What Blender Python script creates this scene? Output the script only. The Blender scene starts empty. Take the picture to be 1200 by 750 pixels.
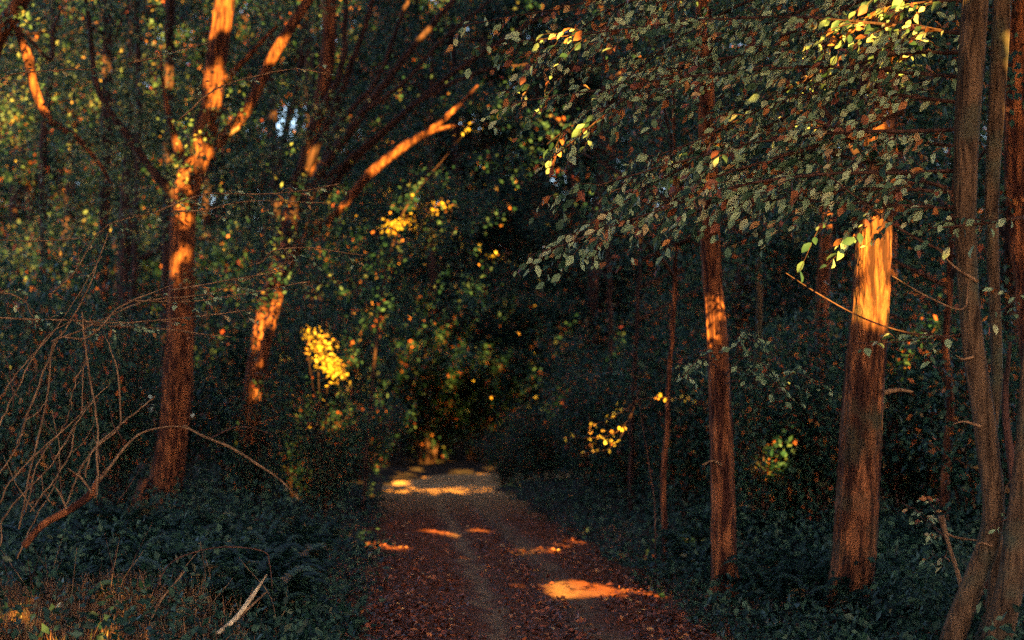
import bpy, math, random
import numpy as np
from mathutils import Vector

SC = bpy.context.scene
COL = SC.collection
random.seed(11)
RNG = np.random.default_rng(11)

# ------------------------------------------------------------------ camera
LENS, SENS, CAM_Z, PITCH = 70.0, 36.0, 1.7, math.radians(2.58)
FPX = 1200 * LENS / SENS
cd = bpy.data.cameras.new('camera')
cam = bpy.data.objects.new('camera', cd)
COL.objects.link(cam)
cam.location = (0, 0, CAM_Z)
cam.rotation_euler = (math.radians(90) + PITCH, 0, 0)
cd.lens, cd.sensor_width, cd.clip_start, cd.clip_end = LENS, SENS, 0.1, 2000
cd.dof.use_dof = True
cd.dof.focus_distance = 13.2
cd.dof.aperture_fstop = 1.9
cd.dof.aperture_blades = 9
SC.camera = cam

# ------------------------------------------------------------------ sun, sky, exposure
EL, AZ = math.radians(20.5), math.radians(10.5)       # the sun stands behind the camera, to its right
SUN = Vector((math.sin(AZ) * math.cos(EL), -math.cos(AZ) * math.cos(EL), math.sin(EL)))
ld = bpy.data.lights.new('sun', 'SUN')
ld.energy, ld.angle, ld.color = 5.0, math.radians(0.35), (1.0, 0.64, 0.11)
lo = bpy.data.objects.new('sun', ld)
COL.objects.link(lo)
lo.rotation_euler = SUN.to_track_quat('Z', 'Y').to_euler()
lo.location = SUN * 60
world = bpy.data.worlds.new('World')
SC.world = world
world.use_nodes = True
wn = world.node_tree
bg = wn.nodes['Background']
sky = wn.nodes.new('ShaderNodeTexSky')
sky.sky_type = 'NISHITA'
sky.sun_disc = False
sky.sun_elevation = EL
sky.sun_rotation = math.atan2(SUN.x, SUN.y)
wn.links.new(sky.outputs[0], bg.inputs[0])
sky.air_density = .8
sky.dust_density = 1.0
sky.ozone_density = 1.2
bg.inputs[1].default_value = 0.05
SC.view_settings.view_transform = 'Standard'
SC.view_settings.look = 'None'
SC.view_settings.exposure = 3.5
SC.view_settings.gamma = 1
SC.view_settings.use_curve_mapping = False
SC.render.engine = 'CYCLES'
SC.cycles.max_bounces = 5
SC.cycles.diffuse_bounces = 3
SC.cycles.use_denoising = False

# ------------------------------------------------------------------ helpers
def P(px, py, D):
    """the point on the photograph's ray through (px,py) of 1200x750 that lies D metres ahead"""
    x, z = (px - 600) / FPX, (375 - py) / FPX
    c, s = math.cos(PITCH), math.sin(PITCH)
    v = Vector((x, c - z * s, s + z * c))
    return Vector((0, 0, CAM_Z)) + v * (D / v.y)

def G(px, py, z=0.0):
    a, b = P(px, py, 10), P(px, py, 20)
    t = (z - a.z) / (b.z - a.z)
    return a.lerp(b, t)

def cat(pts, n):
    pts = [Vector(p) for p in pts]
    if len(pts) == 2:
        pts = [pts[0], (pts[0] + pts[1]) / 2, pts[1]]
    q = [pts[0] * 2 - pts[1]] + pts + [pts[-1] * 2 - pts[-2]]
    out = []
    m = len(pts) - 1
    for i in range(n + 1):
        t = i / n * m
        k = min(int(t), m - 1)
        t -= k
        a, b, c, d = q[k:k + 4]
        out.append(0.5 * ((2 * b) + (c - a) * t + (2 * a - 5 * b + 4 * c - d) * t * t + (3 * b - a - 3 * c + d) * t ** 3))
    return out

def lerp_list(vals, t):
    f = t * (len(vals) - 1)
    i = min(int(f), len(vals) - 2)
    return vals[i] + (vals[i + 1] - vals[i]) * (f - i)

class Tubes:
    def __init__(s):
        s.v, s.f = [], []
    def add(s, pts, radii, n=None, sides=6, rough=0.0, wob=0.0):
        n = n or max(6, len(pts) * 4)
        c = cat(pts, n)
        if wob:
            w = [Vector((random.gauss(0, wob), random.gauss(0, wob), random.gauss(0, wob) * .3)) for _ in c]
            c = [p + (w[i] + w[max(i - 1, 0)]) * .5 * (0 if i == 0 else 1) for i, p in enumerate(c)]
        base = len(s.v)
        ph = [random.uniform(-1, 1) for _ in range(sides)]
        for i, p in enumerate(c):
            t = (c[min(i + 1, n)] - c[max(i - 1, 0)]).normalized()
            ref = Vector((0, 1, 0)) if abs(t.y) < .9 else Vector((1, 0, 0))
            a = t.cross(ref).normalized()
            b = t.cross(a)
            r = lerp_list(radii, i / n)
            if rough and sides > 20:
                ph = [max(-1, min(1, q * .93 + random.gauss(0, .3))) for q in ph]
            for k in range(sides):
                th = 2 * math.pi * k / sides
                rr = r * (1 + rough * (ph[k] * .7 + random.uniform(-.25, .25) * (1 if sides > 20 else 2.4)))
                s.v.append(p + (a * math.cos(th) + b * math.sin(th)) * rr)
        for i in range(n):
            for k in range(sides):
                k2 = (k + 1) % sides
                s.f.append((base + i * sides + k, base + i * sides + k2, base + (i + 1) * sides + k2, base + (i + 1) * sides + k))
        s.f.append(tuple(base + n * sides + k for k in range(sides)))
        s.f.append(tuple(base + k for k in reversed(range(sides))))
        return c
    def build(s, name, mat, parent=None):
        me = bpy.data.meshes.new(name)
        org = parent.location if parent else Vector((0, 0, 0))
        me.from_pydata([tuple(v - org) for v in s.v], [], s.f)
        me.polygons.foreach_set('use_smooth', [True] * len(me.polygons))
        me.materials.append(mat)
        o = bpy.data.objects.new(name, me)
        COL.objects.link(o)
        if parent:
            o.parent = parent
        return o

# leaf templates: x along the leaf, y across, z the fold
T_NEAR = (np.array([[0, 0, 0], [.34, 0, 0], [.72, 0, -.03], [1, 0, -.12], [.18, .17, .04], [.5, .29, .07], [.8, .17, .02],
                    [.18, -.17, .04], [.5, -.29, .07], [.8, -.17, .02]], float),
          [(0, 1, 5, 4), (1, 2, 6, 5), (2, 3, 6), (1, 0, 7, 8), (2, 1, 8, 9), (3, 2, 9)])
T_MID = (np.array([[0, 0, 0], [.5, .31, .08], [1, 0, -.06], [.5, -.31, .08]], float), [(0, 2, 1), (0, 3, 2)])
T_FAR = (np.array([[0, 0, 0], [.42, .34, .05], [1, 0, 0], [.55, -.34, .05]], float), [(0, 3, 2, 1)])
T_ROUND = (np.array([[0, 0, 0], [.2, .3, 0], [.75, .34, 0], [1, 0, 0], [.75, -.34, 0], [.2, -.3, 0]], float), [(0, 5, 4, 3, 2, 1)])
T_BLADE = (np.array([[0, .02, 0], [0, -.02, 0], [.55, .015, .05], [.55, -.015, .05], [1, 0, -.12]], float), [(0, 1, 3, 2), (2, 3, 4)])

class Leaves:
    def __init__(s):
        s.c, s.d, s.n, s.s, s.t = [], [], [], [], []
    def add(s, c, d, n, size, tint=None):
        s.c.append(tuple(c)); s.d.append(tuple(d)); s.n.append(tuple(n)); s.s.append(size)
        s.t.append(random.random() if tint is None else tint)
    def addn(s, c, d, n, size, tint):
        s.c += c.tolist(); s.d += d.tolist(); s.n += n.tolist(); s.s += size.tolist(); s.t += tint.tolist()
    def build(s, name, mat, parent=None, tmpl=T_MID):
        return leaf_mesh(name, np.array(s.c), np.array(s.d), np.array(s.n), np.array(s.s), np.array(s.t), mat, parent, tmpl)

def leaf_mesh(name, c, d, nrm, size, tint, mat, parent=None, tmpl=T_MID):
    if parent is not None:
        c = c - np.array(parent.location)
    tv, tf = tmpl
    d = d / (np.linalg.norm(d, axis=1, keepdims=True) + 1e-9)
    y = np.cross(nrm, d)
    y /= (np.linalg.norm(y, axis=1, keepdims=True) + 1e-9)
    z = np.cross(d, y)
    N, K = len(c), len(tv)
    wd = RNG.uniform(.75, 1.15, N)
    v = (c[:, None, :] + size[:, None, None] * (tv[None, :, 0:1] * d[:, None, :] + (tv[None, :, 1:2] * wd[:, None, None]) * y[:, None, :] + tv[None, :, 2:3] * z[:, None, :])).reshape(-1, 3)
    loops, starts, totals = [], [], []
    flat = np.concatenate([np.array(f) for f in tf])
    tot = np.array([len(f) for f in tf])
    L = len(flat)
    loops = (flat[None, :] + (np.arange(N) * K)[:, None]).ravel()
    st = np.concatenate([[0], np.cumsum(tot)[:-1]])
    starts = (st[None, :] + (np.arange(N) * L)[:, None]).ravel()
    me = bpy.data.meshes.new(name)
    me.vertices.add(N * K); me.vertices.foreach_set('co', v.ravel().astype(np.float32))
    me.loops.add(N * L); me.loops.foreach_set('vertex_index', loops.astype(np.int32))
    me.polygons.add(N * len(tf))
    me.polygons.foreach_set('loop_start', starts.astype(np.int32))
    me.update(calc_edges=True)
    at = me.attributes.new('tint', 'FLOAT', 'FACE')
    at.data.foreach_set('value', np.repeat(tint, len(tf)).astype(np.float32))
    me.materials.append(mat)
    o = bpy.data.objects.new(name, me)
    COL.objects.link(o)
    if parent is not None:
        o.parent = parent
    return o

def tag(o, label=None, cat_=None, group=None, kind=None):
    if label: o['label'] = label
    if cat_: o['category'] = cat_
    if group: o['group'] = group
    if kind: o['kind'] = kind
    return o

def empty(name, loc, label, cat_, group=None):
    o = bpy.data.objects.new(name, None)
    COL.objects.link(o)
    o.location = loc
    return tag(o, label, cat_, group)

def copy_tree(root, loc, rz, sc, label=None):
    r = root.copy(); COL.objects.link(r)
    r.location = loc; r.rotation_euler = (0, 0, rz); r.scale = sc
    if label: r['label'] = label
    for ch in list(root.children):
        c = ch.copy(); COL.objects.link(c); c.parent = r
    return r

# ------------------------------------------------------------------ materials
def ramp_mat(name, stops, attr='tint', rough=.55, transl=.3, spec=.35, const=True):
    m = bpy.data.materials.new(name); m.use_nodes = True
    t = m.node_tree; b = t.nodes['Principled BSDF']; out = t.nodes['Material Output']
    a = t.nodes.new('ShaderNodeAttribute'); a.attribute_name = attr
    r = t.nodes.new('ShaderNodeValToRGB')
    e = r.color_ramp.elements
    e[0].position, e[0].color = stops[0][0], (*stops[0][1], 1)
    e[1].position, e[1].color = stops[-1][0], (*stops[-1][1], 1)
    for p, c in stops[1:-1]:
        q = e.new(p); q.color = (*c, 1)
    t.links.new(a.outputs['Fac'], r.inputs[0])
    t.links.new(r.outputs[0], b.inputs['Base Color'])
    b.inputs['Roughness'].default_value = rough
    b.inputs['Specular IOR Level'].default_value = spec
    if transl:
        tr = t.nodes.new('ShaderNodeBsdfTranslucent')
        hs = t.nodes.new('ShaderNodeHueSaturation'); hs.inputs['Saturation'].default_value = 1.0; hs.inputs['Value'].default_value = 1.1
        t.links.new(r.outputs[0], hs.inputs['Color']); t.links.new(hs.outputs[0], tr.inputs[0])
        mx = t.nodes.new('ShaderNodeMixShader'); mx.inputs[0].default_value = transl
        t.links.new(b.outputs[0], mx.inputs[1]); t.links.new(tr.outputs[0], mx.inputs[2]); t.links.new(mx.outputs[0], out.inputs[0])
    return m

def bark_mat(name, c0, c1, scale=14, bump=.6, moss=None, lo=.38, hi=.62):
    m = bpy.data.materials.new(name); m.use_nodes = True
    t = m.node_tree; b = t.nodes['Principled BSDF']
    tc = t.nodes.new('ShaderNodeTexCoord'); mp = t.nodes.new('ShaderNodeMapping')
    mp.inputs['Scale'].default_value = (1, 1, .16)
    t.links.new(tc.outputs['Object'], mp.inputs[0])
    n1 = t.nodes.new('ShaderNodeTexNoise'); n1.inputs['Scale'].default_value = scale; n1.inputs['Detail'].default_value = 6; n1.inputs['Roughness'].default_value = .65
    n1.inputs['Distortion'].default_value = .6
    t.links.new(mp.outputs[0], n1.inputs[0])
    vo = t.nodes.new('ShaderNodeTexVoronoi'); vo.feature = 'DISTANCE_TO_EDGE'; vo.inputs['Scale'].default_value = scale * 1.1
    t.links.new(mp.outputs[0], vo.inputs[0])
    r = t.nodes.new('ShaderNodeValToRGB')
    r.color_ramp.elements[0].position, r.color_ramp.elements[0].color = lo, (*c0, 1)
    r.color_ramp.elements[1].position, r.color_ramp.elements[1].color = hi, (*c1, 1)
    t.links.new(n1.outputs[0], r.inputs[0])
    col = r.outputs[0]
    if moss:
        n2 = t.nodes.new('ShaderNodeTexNoise'); n2.inputs['Scale'].default_value = 3.5; n2.inputs['Detail'].default_value = 5
        t.links.new(tc.outputs['Object'], n2.inputs[0])
        r2 = t.nodes.new('ShaderNodeValToRGB'); r2.color_ramp.elements[0].position = .5; r2.color_ramp.elements[1].position = .68
        t.links.new(n2.outputs[0], r2.inputs[0])
        mx = t.nodes.new('ShaderNodeMix'); mx.data_type = 'RGBA'; mx.inputs[7].default_value = (*moss, 1)
        t.links.new(r2.outputs[0], mx.inputs[0]); t.links.new(col, mx.inputs[6]); col = mx.outputs[2]
    t.links.new(col, b.inputs['Base Color'])
    b.inputs['Roughness'].default_value = .9
    b.inputs['Specular IOR Level'].default_value = .2
    ad = t.nodes.new('ShaderNodeMath'); ad.operation = 'MULTIPLY_ADD'; ad.inputs[1].default_value = .8
    mn = t.nodes.new('ShaderNodeMath'); mn.operation = 'MINIMUM'; mn.inputs[1].default_value = .25
    t.links.new(vo.outputs[0], mn.inputs[0]); t.links.new(n1.outputs[0], ad.inputs[0]); t.links.new(mn.outputs[0], ad.inputs[2])
    bp = t.nodes.new('ShaderNodeBump'); bp.inputs['Strength'].default_value = bump; bp.inputs['Distance'].default_value = .05
    t.links.new(ad.outputs[0], bp.inputs['Height']); t.links.new(bp.outputs[0], b.inputs['Normal'])
    return m

def ground_mat(name, cols, scale=5):
    m = bpy.data.materials.new(name); m.use_nodes = True
    t = m.node_tree; b = t.nodes['Principled BSDF']
    tc = t.nodes.new('ShaderNodeTexCoord')
    n1 = t.nodes.new('ShaderNodeTexNoise'); n1.inputs['Scale'].default_value = scale; n1.inputs['Detail'].default_value = 9; n1.inputs['Roughness'].default_value = .75
    t.links.new(tc.outputs['Object'], n1.inputs[0])
    r = t.nodes.new('ShaderNodeValToRGB')
    r.color_ramp.elements[0].position, r.color_ramp.elements[0].color = .35, (*cols[0], 1)
    r.color_ramp.elements[1].position, r.color_ramp.elements[1].color = .68, (*cols[2], 1)
    q = r.color_ramp.elements.new(.5); q.color = (*cols[1], 1)
    t.links.new(n1.outputs[0], r.inputs[0]); t.links.new(r.outputs[0], b.inputs['Base Color'])
    b.inputs['Roughness'].default_value = .95; b.inputs['Specular IOR Level'].default_value = .1
    n2 = t.nodes.new('ShaderNodeTexNoise'); n2.inputs['Scale'].default_value = 30; n2.inputs['Detail'].default_value = 6
    t.links.new(tc.outputs['Object'], n2.inputs[0])
    bp = t.nodes.new('ShaderNodeBump'); bp.inputs['Strength'].default_value = .8; bp.inputs['Distance'].default_value = .05
    t.links.new(n2.outputs[0], bp.inputs['Height']); t.links.new(bp.outputs[0], b.inputs['Normal'])
    return m

BARK_RED = bark_mat('bark_reddish', (.035, .008, .005), (.33, .095, .034), 16, .9, lo=.44, hi=.68)
BARK_OAK = bark_mat('bark_oak', (.03, .008, .005), (.32, .10, .038), 13, 1.0, lo=.44, hi=.68, moss=(.05, .035, .02))
BARK_GREY = bark_mat('bark_hornbeam', (.022, .010, .006), (.115, .058, .032), 20, .7, moss=(.05, .045, .03))
BARK_DARK = bark_mat('bark_dark', (.014, .006, .006), (.07, .026, .02), 14, .6)
TWIG_TAN = bark_mat('twig_tan', (.09, .04, .022), (.24, .12, .065), 20, .3)
TWIG_DARK = bark_mat('twig_dark', (.025, .01, .008), (.09, .035, .025), 20, .3)
TWIG_PALE = bark_mat('twig_pale', (.30, .18, .11), (.55, .38, .25), 20, .3)
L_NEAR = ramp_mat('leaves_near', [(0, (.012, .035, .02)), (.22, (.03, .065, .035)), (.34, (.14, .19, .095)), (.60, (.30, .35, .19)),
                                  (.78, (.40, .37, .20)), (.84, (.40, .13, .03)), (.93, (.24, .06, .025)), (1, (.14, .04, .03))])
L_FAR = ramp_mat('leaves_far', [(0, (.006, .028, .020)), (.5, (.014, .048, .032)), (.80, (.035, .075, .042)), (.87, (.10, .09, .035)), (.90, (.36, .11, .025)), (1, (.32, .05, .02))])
L_LIGHT = ramp_mat('leaves_light', [(0, (.02, .055, .03)), (.5, (.06, .10, .045)), (.80, (.18, .19, .08)), (.9, (.34, .22, .06)), (1, (.36, .10, .03))])  # autumn leaf colours, lightened to look sunlit on the left
L_YELLOW = ramp_mat('leaves_yellow', [(0, (.24, .17, .02)), (.6, (.46, .28, .03)), (.85, (.5, .2, .03)), (1, (.3, .08, .02))])
L_LITTER = ramp_mat('leaves_fallen', [(0, (.05, .013, .008)), (.45, (.16, .036, .018)), (.8, (.30, .075, .03)), (.95, (.42, .14, .05)), (1, (.5, .26, .1))], transl=0)
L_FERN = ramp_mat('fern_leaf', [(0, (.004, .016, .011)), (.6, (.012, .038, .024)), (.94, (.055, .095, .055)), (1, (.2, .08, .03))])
L_GRASS = ramp_mat('dry_grass', [(0, (.06, .03, .015)), (.5, (.20, .07, .03)), (.85, (.36, .16, .07)), (1, (.08, .12, .05))])
L_BLOCKER = ramp_mat('canopy_leaf', [(0, (.015, .04, .02)), (1, (.03, .06, .02))], transl=0)  # for the added leaf screen that blocks the sun

# ------------------------------------------------------------------ the track and the ground
LEFT_PX = [(425, 800), (430, 750), (436, 700), (446, 660), (450, 630), (453, 600), (456, 580), (466, 566)]
RIGHT_PX = [(905, 800), (830, 750), (765, 700), (712, 660), (668, 630), (620, 600), (590, 580), (572, 571)]
LE = [G(*p) for p in LEFT_PX]; RE = [G(*p) for p in RIGHT_PX]
LE = [Vector((LE[0].x - .1, -6, 0)), Vector((LE[0].x, 5, 0))] + LE + [Vector((-1.6, 51.5, 0)), Vector((1.2, 54.5, 0)), Vector((8, 56, 0)), Vector((20, 57, 0))]
RE = [Vector((RE[0].x - .3, -6, 0)), Vector((RE[0].x - .1, 5, 0))] + RE + [Vector((.35, 49.2, 0)), Vector((2.2, 50.3, 0)), Vector((8, 51.2, 0)), Vector((20, 52, 0))]
NP_ = 150
lc, rc = cat(LE, NP_), cat(RE, NP_)
CEN = np.array([[(a.x + b.x) / 2, (a.y + b.y) / 2] for a, b in zip(lc, rc)])
HW = np.array([(a - b).length / 2 for a, b in zip(lc, rc)])

def path_d(x, y):
    """distance outside the track's edge (negative on the track)"""
    x, y = np.asarray(x, float), np.asarray(y, float)
    out = np.full(x.shape, 1e9)
    for (cx, cy), h in zip(CEN, HW):
        out = np.minimum(out, np.hypot(x - cx, y - cy) - h)
    return out

def hgt(x, y):
    x, y = np.asarray(x, float), np.asarray(y, float)
    d = path_d(x, y)
    k = np.clip((d - .05) / 1.6, 0, 1)
    bump = .05 * np.sin(x * 1.3 + y * .7) + .04 * np.sin(x * 2.9 - y * 1.1 + 1) + .05 * np.sin(y * 2.3 + x * .4)
    rise = .07 + np.clip(d - 1, 0, 40) * .012
    return -.04 + k * k * (3 - 2 * k) * (rise + bump)

def H(x, y):
    return float(hgt(np.array([x]), np.array([y]))[0])

xs = np.concatenate([np.linspace(-200, -20, 22), np.linspace(-19, 19, 153), np.linspace(20, 200, 22)])
ys = np.concatenate([np.linspace(-60, 4, 16), np.linspace(5, 62, 200), np.linspace(64, 400, 30)])
X, Y = np.meshgrid(xs, ys)
Z = hgt(X.ravel(), Y.ravel()) + RNG.normal(0, .012, X.size)
me = bpy.data.meshes.new('ground')
nx = len(xs)
fa = [(j * nx + i, j * nx + i + 1, (j + 1) * nx + i + 1, (j + 1) * nx + i) for j in range(len(ys) - 1) for i in range(nx - 1)]
me.from_pydata(np.stack([X.ravel(), Y.ravel(), Z], 1).tolist(), [], fa)
me.polygons.foreach_set('use_smooth', [True] * len(me.polygons))
me.materials.append(ground_mat('forest_floor', [(.018, .016, .012), (.05, .03, .022), (.10, .045, .03)]))
g = bpy.data.objects.new('ground', me); COL.objects.link(g); tag(g, kind='structure')

# track: sheet with across coordinate u
v, f, us, vs = [], [], [], []
NU = 36
for i, (a, b) in enumerate(zip(lc, rc)):
    for j in range(NU + 1):
        u = j / NU
        uu = -.06 + 1.12 * u
        p = a.lerp(b, uu + abs(u - .5) * (.10 * math.sin(a.y * 1.7 + (3 if u > .5 else 0)) + .07 * math.sin(a.y * 4.1 + u * 3)))
        rut = -.05 * (math.exp(-((uu - .40) / .07) ** 2) + math.exp(-((uu - .66) / .07) ** 2))
        crown = .03 * math.sin(math.pi * min(max(uu, 0), 1))
        z = .012 + rut + crown + random.gauss(0, .006) - (.10 if j in (0, NU) else 0)
        v.append((p.x, p.y, z)); us.append(uu); vs.append(p.y)
for i in range(NP_):
    for j in range(NU):
        q = i * (NU + 1) + j
        f.append((q, q + 1, q + NU + 2, q + NU + 1))
me = bpy.data.meshes.new('path'); me.from_pydata(v, [], f)
me.polygons.foreach_set('use_smooth', [True] * len(f))
at = me.attributes.new('across', 'FLOAT', 'POINT'); at.data.foreach_set('value', us)
m = bpy.data.materials.new('track_earth'); m.use_nodes = True
t = m.node_tree; b = t.nodes['Principled BSDF']
an = t.nodes.new('ShaderNodeAttribute'); an.attribute_name = 'across'
tc = t.nodes.new('ShaderNodeTexCoord')
ns = t.nodes.new('ShaderNodeTexNoise'); ns.inputs['Scale'].default_value = 1.4; ns.inputs['Detail'].default_value = 7; ns.inputs['Roughness'].default_value = .7
t.links.new(tc.outputs['Object'], ns.inputs[0])
ad = t.nodes.new('ShaderNodeMath'); ad.operation = 'MULTIPLY_ADD'; ad.inputs[1].default_value = .30; 
t.links.new(ns.outputs[0], ad.inputs[0]); t.links.new(an.outputs['Fac'], ad.inputs[2])
r = t.nodes.new('ShaderNodeValToRGB'); e = r.color_ramp.elements
litter, earth, mid = (.22, .052, .02, 1), (.46, .22, .11, 1), (.20, .07, .04, 1)
e[0].position, e[0].color = .44, litter
e[1].position, e[1].color = 1, litter
for p_, c_ in ((.51, mid), (.55, (.38, .18, .09, 1)), (.60, mid), (.68, litter), (.78, mid), (.84, (.26, .12, .06, 1)), (.90, mid), (.97, litter)):
    q = e.new(p_); q.color = c_
t.links.new(ad.outputs[0], r.inputs[0])
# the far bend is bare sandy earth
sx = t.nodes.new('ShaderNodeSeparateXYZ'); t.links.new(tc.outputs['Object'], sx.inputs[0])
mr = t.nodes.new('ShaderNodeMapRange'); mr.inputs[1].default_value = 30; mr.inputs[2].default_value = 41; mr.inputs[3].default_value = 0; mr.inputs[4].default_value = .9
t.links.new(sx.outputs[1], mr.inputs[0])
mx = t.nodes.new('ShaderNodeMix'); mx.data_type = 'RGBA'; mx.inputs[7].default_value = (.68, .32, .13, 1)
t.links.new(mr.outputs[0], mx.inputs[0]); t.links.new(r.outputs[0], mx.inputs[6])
n3 = t.nodes.new('ShaderNodeTexNoise'); n3.inputs['Scale'].default_value = 22; n3.inputs['Detail'].default_value = 8; n3.inputs['Roughness'].default_value = .8
t.links.new(tc.outputs['Object'], n3.inputs[0])
hs = t.nodes.new('ShaderNodeHueSaturation'); mr2 = t.nodes.new('ShaderNodeMapRange'); mr2.inputs[1].default_value = .3; mr2.inputs[2].default_value = .7; mr2.inputs[3].default_value = .4; mr2.inputs[4].default_value = 1.5
t.links.new(n3.outputs[0], mr2.inputs[0]); t.links.new(mr2.outputs[0], hs.inputs['Value']); t.links.new(mx.outputs[2], hs.inputs['Color'])
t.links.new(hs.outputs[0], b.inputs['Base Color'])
bp = t.nodes.new('ShaderNodeBump'); bp.inputs['Strength'].default_value = .9; bp.inputs['Distance'].default_value = .04
t.links.new(n3.outputs[0], bp.inputs['Height']); t.links.new(bp.outputs[0], b.inputs['Normal'])
b.inputs['Roughness'].default_value = .95; b.inputs['Specular IOR Level'].default_value = .1
me.materials.append(m)
po = bpy.data.objects.new('path', me); COL.objects.link(po); tag(po, kind='structure')

# ------------------------------------------------------------------ foliage helpers
def rv(n, s=1.0):
    return RNG.normal(0, s, (n, 3))

def clump(lf, c, rad, n, size, flat=.55, t0=0, t1=1, down=.3):
    """leaves in a loose tuft round c, hanging outward"""
    o = rv(n); o /= (np.linalg.norm(o, axis=1, keepdims=True) + 1e-9)
    o *= (RNG.random(n) ** .45)[:, None] * rad
    o[:, 2] *= flat
    pos = np.array(c) + o
    d = o / rad + rv(n, .6); d[:, 2] -= down
    nr = rv(n, .6) + np.array([0, -.25, .8])
    lf.addn(pos, d, nr, RNG.uniform(.65, 1.25, n) * size, RNG.uniform(t0, t1, n))

def spray(tw, lf, pts, r0, side_len, leaf, step=.16, t0=.12, droop=.25, tilt=.5, dens=1.0, tints=(0, 1), planar=0.0):
    """a branch with alternating side twigs and alternating leaves"""
    n = max(10, int((Vector(pts[0]) - Vector(pts[-1])).length / .12))
    c = tw.add(pts, [r0, r0 * .6, .004], n=n, sides=6, wob=.012)
    L = sum((c[i + 1] - c[i]).length for i in range(len(c) - 1))
    m = max(3, int(L / step))
    for k in range(m):
        t = t0 + (1 - t0) * (k + random.random() * .6) / m
        i = min(int(t * n), n - 1)
        p = c[i].lerp(c[i + 1], t * n - i)
        tg = (c[i + 1] - c[i]).normalized()
        up = Vector((random.gauss(0, .35), random.gauss(-.35, .3), 1)).normalized()
        side = tg.cross(up).normalized() * (1 if k % 2 else -1)
        sl = side_len * (1.05 - .65 * t) * random.uniform(.5, 1.25)
        dr = (tg * .8 + side * random.uniform(.4, 1) + Vector((0, 0, random.uniform(-.5, .25)))).normalized()
        e = p + dr * sl + Vector((0, 0, -droop * sl))
        mid = p + dr * sl * .55 + Vector((random.gauss(0, .03), random.gauss(0, .03), random.gauss(0, .03)))
        tc_ = tw.add([p, mid, e], [max(.0028, r0 * .25), .0015], n=4, sides=3)
        ml = max(2, int(sl / (leaf * .42) * dens))
        for q in range(ml):
            s_ = (q + .5 + random.random() * .5) / ml
            pp = lerp_pt(tc_, s_)
            sd = (dr + dr.cross(up) * (1.1 if q % 2 else -1.1) * random.uniform(.5, 1.1)).normalized()
            d = sd + Vector((random.gauss(0, .3), random.gauss(0, .3), -random.uniform(.1, 1.0) * (droop * 3)))
            nr = Vector((random.gauss(0, tilt), random.gauss(-.35, tilt), random.uniform(.3, 1)))
            lf.add(pp, d, nr, leaf * random.uniform(.45, 1.25), random.uniform(*tints))

def lerp_pt(c, t):
    f = min(max(t, 0), .9999) * (len(c) - 1)
    i = int(f)
    return c[i].lerp(c[i + 1], f - i)

def px_pts(l, D):
    return [P(q[0], q[1], q[2] if len(q) > 2 else D) for q in l]

def stem(name, parent, l, D, wpx, mat, sides=16, rough=.05, n=None, wob=0.0):
    """a tube through pixel points at depth D, widths in pixels of the photograph"""
    tb = Tubes()
    tb.add(px_pts(l, D), [w / FPX * D / 2 for w in wpx], n=n or max(24, len(l) * 12), sides=sides, rough=rough, wob=wob)
    return tb.build(name, mat, parent)

# ------------------------------------------------------------------ background woodland: prototypes
def proto_tree(k, h, cr, n_leaf, leaf, mat, bark, label, group, low=.22):
    root = empty('woodland_tree', (0, 0, 0), label, 'tree', group)
    tb = Tubes()
    lean = (random.uniform(-.6, .6), random.uniform(-.6, .6))
    main = [Vector((0, 0, -.3)), Vector((lean[0] * .3, lean[1] * .3, h * .3)), Vector((lean[0], lean[1], h * .65)), Vector((lean[0] * 1.3, lean[1], h * .97))]
    c = tb.add(main, [.21, .17, .12, .03], n=24, sides=8, rough=.06)
    lf = Leaves()
    tips = []
    for i in range(22):
        t = random.uniform(low, .95)
        p = lerp_pt(c, t)
        a = random.uniform(0, 2 * math.pi)
        L = cr * (1 - .5 * abs(t - .55)) * random.uniform(.6, 1.1)
        e = p + Vector((math.cos(a) * L, math.sin(a) * L, L * random.uniform(.1, .8)))
        bc = tb.add([p, p.lerp(e, .5) + Vector((0, 0, L * .08)), e], [.06, .035, .01], n=6, sides=4, wob=.05)
        tips += [lerp_pt(bc, q) for q in (.4, .65, .85, 1)]
    per = n_leaf // len(tips)
    for tp in tips:
        clump(lf, tp, random.uniform(.7, 1.35), per, leaf, flat=.55)
    tb.build('trunk', bark, root)
    lf.build('crown', mat, root, T_FAR)
    return root

def proto_bush(h, r, n_leaf, leaf, mat, label, group, name='understorey_bush'):
    root = empty(name, (0, 0, 0), label, 'bush', group)
    tb, lf = Tubes(), Leaves()
    tips = []
    for i in range(16):
        a = random.uniform(0, 2 * math.pi); L = random.uniform(.4, 1)
        e = Vector((math.cos(a) * r * L, math.sin(a) * r * L, h * random.uniform(.35, 1) * (1.1 - .3 * L)))
        bc = tb.add([Vector((math.cos(a) * .12, math.sin(a) * .12, -.15)), Vector((e.x * .35, e.y * .35, e.z * .6)), e], [.025, .015, .004], n=8, sides=4, wob=.03)
        tips += [lerp_pt(bc, q) for q in (.3, .5, .7, .85, 1)]
    for tp in tips:
        clump(lf, tp, random.uniform(.3, .65), n_leaf // len(tips), leaf, flat=.7)
    tb.build('stems', TWIG_DARK, root)
    lf.build('foliage', mat, root, T_FAR)
    return root

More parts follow.
